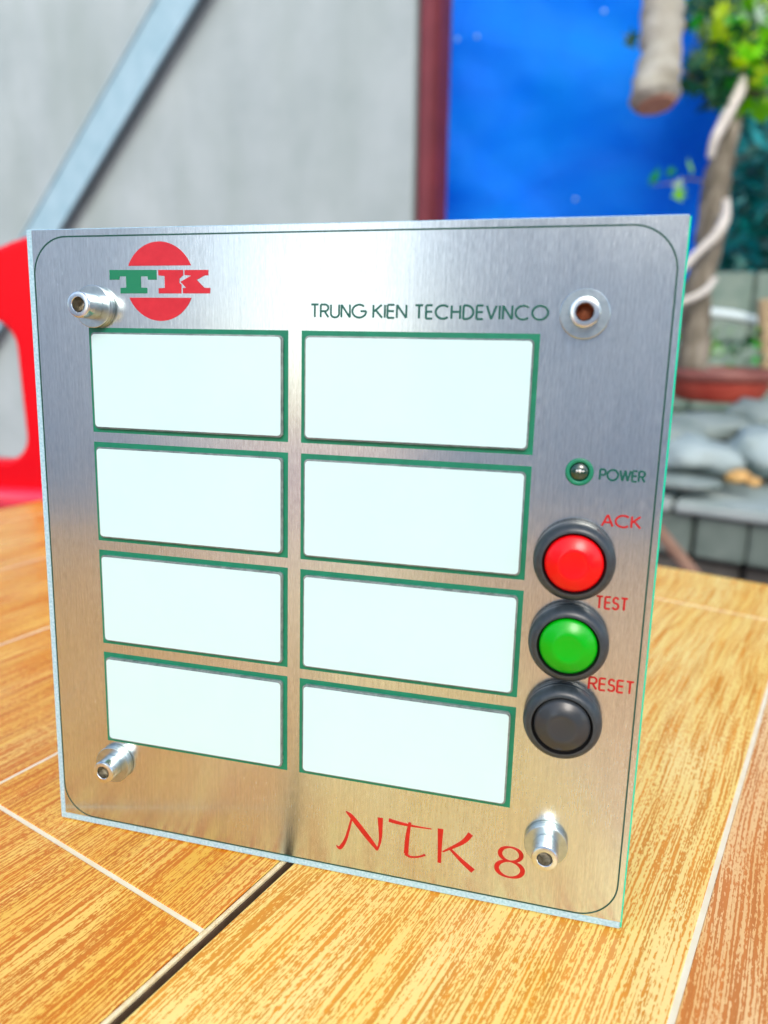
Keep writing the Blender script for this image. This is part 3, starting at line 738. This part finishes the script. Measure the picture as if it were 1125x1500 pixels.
bm = bmesh.new(); box(bm, (0, 0, 0), (4.2, .1, 3.2), .004); link_bm('wall_panel', bm, mottled('dark_backing', (.012, .05, .045), (.03, .09, .08), 3, .8), bk)  # dark backing added to deepen the gaps between hedge leaves

# ------------------------------------------------------------------ red plastic chair beyond the table's left end
cm_ = mat('red_plastic', (.66, .0, .006), .3); P(cm_).inputs['Specular IOR Level'].default_value = .25
sp_ = at(40, 570, .66)          # right edge of the visible slot
chair = empty('plastic_chair', (sp_.x, sp_.y, -.75), (0, 0, math.radians(6)))
tag(chair, 'bright red moulded plastic chair with slotted back behind the left end of table', 'chair')
def zl(py): return at(40, py, .66).z + .75
slot_t, slot_b, top = zl(468), zl(678), zl(349)
W0, W1 = -.13, .23            # local x extents
out_ = [(W0 + .02, .44), (W0, slot_b - .03), (W0, slot_t - .02)]
for i in range(25):
    x = W0 + (W1 - W0) * i / 24; out_.append((x, top - min(3.5 * (x - .05) ** 2, .04 + .6 * max(0, abs(x - .05) - .15))))
out_ += [(W1, slot_t - .02), (W1, slot_b - .03), (W1 - .02, .44)]
holes = [rrect(x1 - w, slot_b, x1, slot_t, .024, 8)[::-1] for x1, w in ((.0, .085), (.105, .065), (.195, .06))]
me = shape_mesh(out_, holes, .012, .005, 3)
link_mesh('backrest', me, cm_, chair, smooth=True); me.set_sharp_from_angle(angle=math.radians(45))
bm = bmesh.new(); xm = (W0 + W1) / 2
box(bm, (W0 + .01, -.0, .42), (W1 - .01, .42, .445), .01); link_bm('seat', bm, cm_, chair, smooth=False)
for sx in (W0 + .03, W1 - .03):
    for sy in (.03, .39):
        bm = bmesh.new(); tube(bm, [(sx, sy, .425), (sx + (.03 if sx > xm else -.03), sy + (.03 if sy > .2 else -.03), 0)], [.026, .02], 10); link_bm('leg', bm, cm_, chair, smooth=True)
    bm = bmesh.new(); tube(bm, smooth_path([(sx, .0, .66), (sx, .2, .67), (sx, .37, .65), (sx, .39, .43)], 6), .016, 10); link_bm('armrest', bm, cm_, chair, smooth=True)
bm = bmesh.new(); tube(bm, [(W0 - .002, -.012, slot_b - .035), (W1 + .002, -.012, slot_b - .035)], .012, 12); link_bm('lower_rail', bm, mat('red_painted_sheen', (.80, .02, .05), .2, Coat_Weight=.8), chair, smooth=True)  # rail's red lightened to pink, painting in the table's reflection

# ------------------------------------------------------------------ unseen walls added behind the viewer to shape the steel's reflections
refl_wall_m = mottled('reflection_wall_plaster', (.76, .81, .79), (.82, .86, .84), 2, .9)
for (x0, x1, h, lb) in ((-.85, 5.0, 3.1, 'grey plastered wall added behind the viewer for its reflection, right of the opening'), (-7.0, -2.25, 2.8, 'grey plastered wall added behind the viewer for its reflection, left of the opening')):
    w_ = empty('reflection_wall', (x0, -4.2, -.75)); tag(w_, lb, 'wall')
    bm = bmesh.new(); box(bm, (0, -.15, 0), (x1 - x0, 0, h), .01); link_bm('wall_panel', bm, refl_wall_m, w_)
    bm = bmesh.new(); box(bm, (-.03, -.18, h), (x1 - x0 + .03, .03, h + .06), .01); link_bm('coping', bm, slab_m, w_)
print('objects', len(bpy.data.objects), 'leaves', cnt)
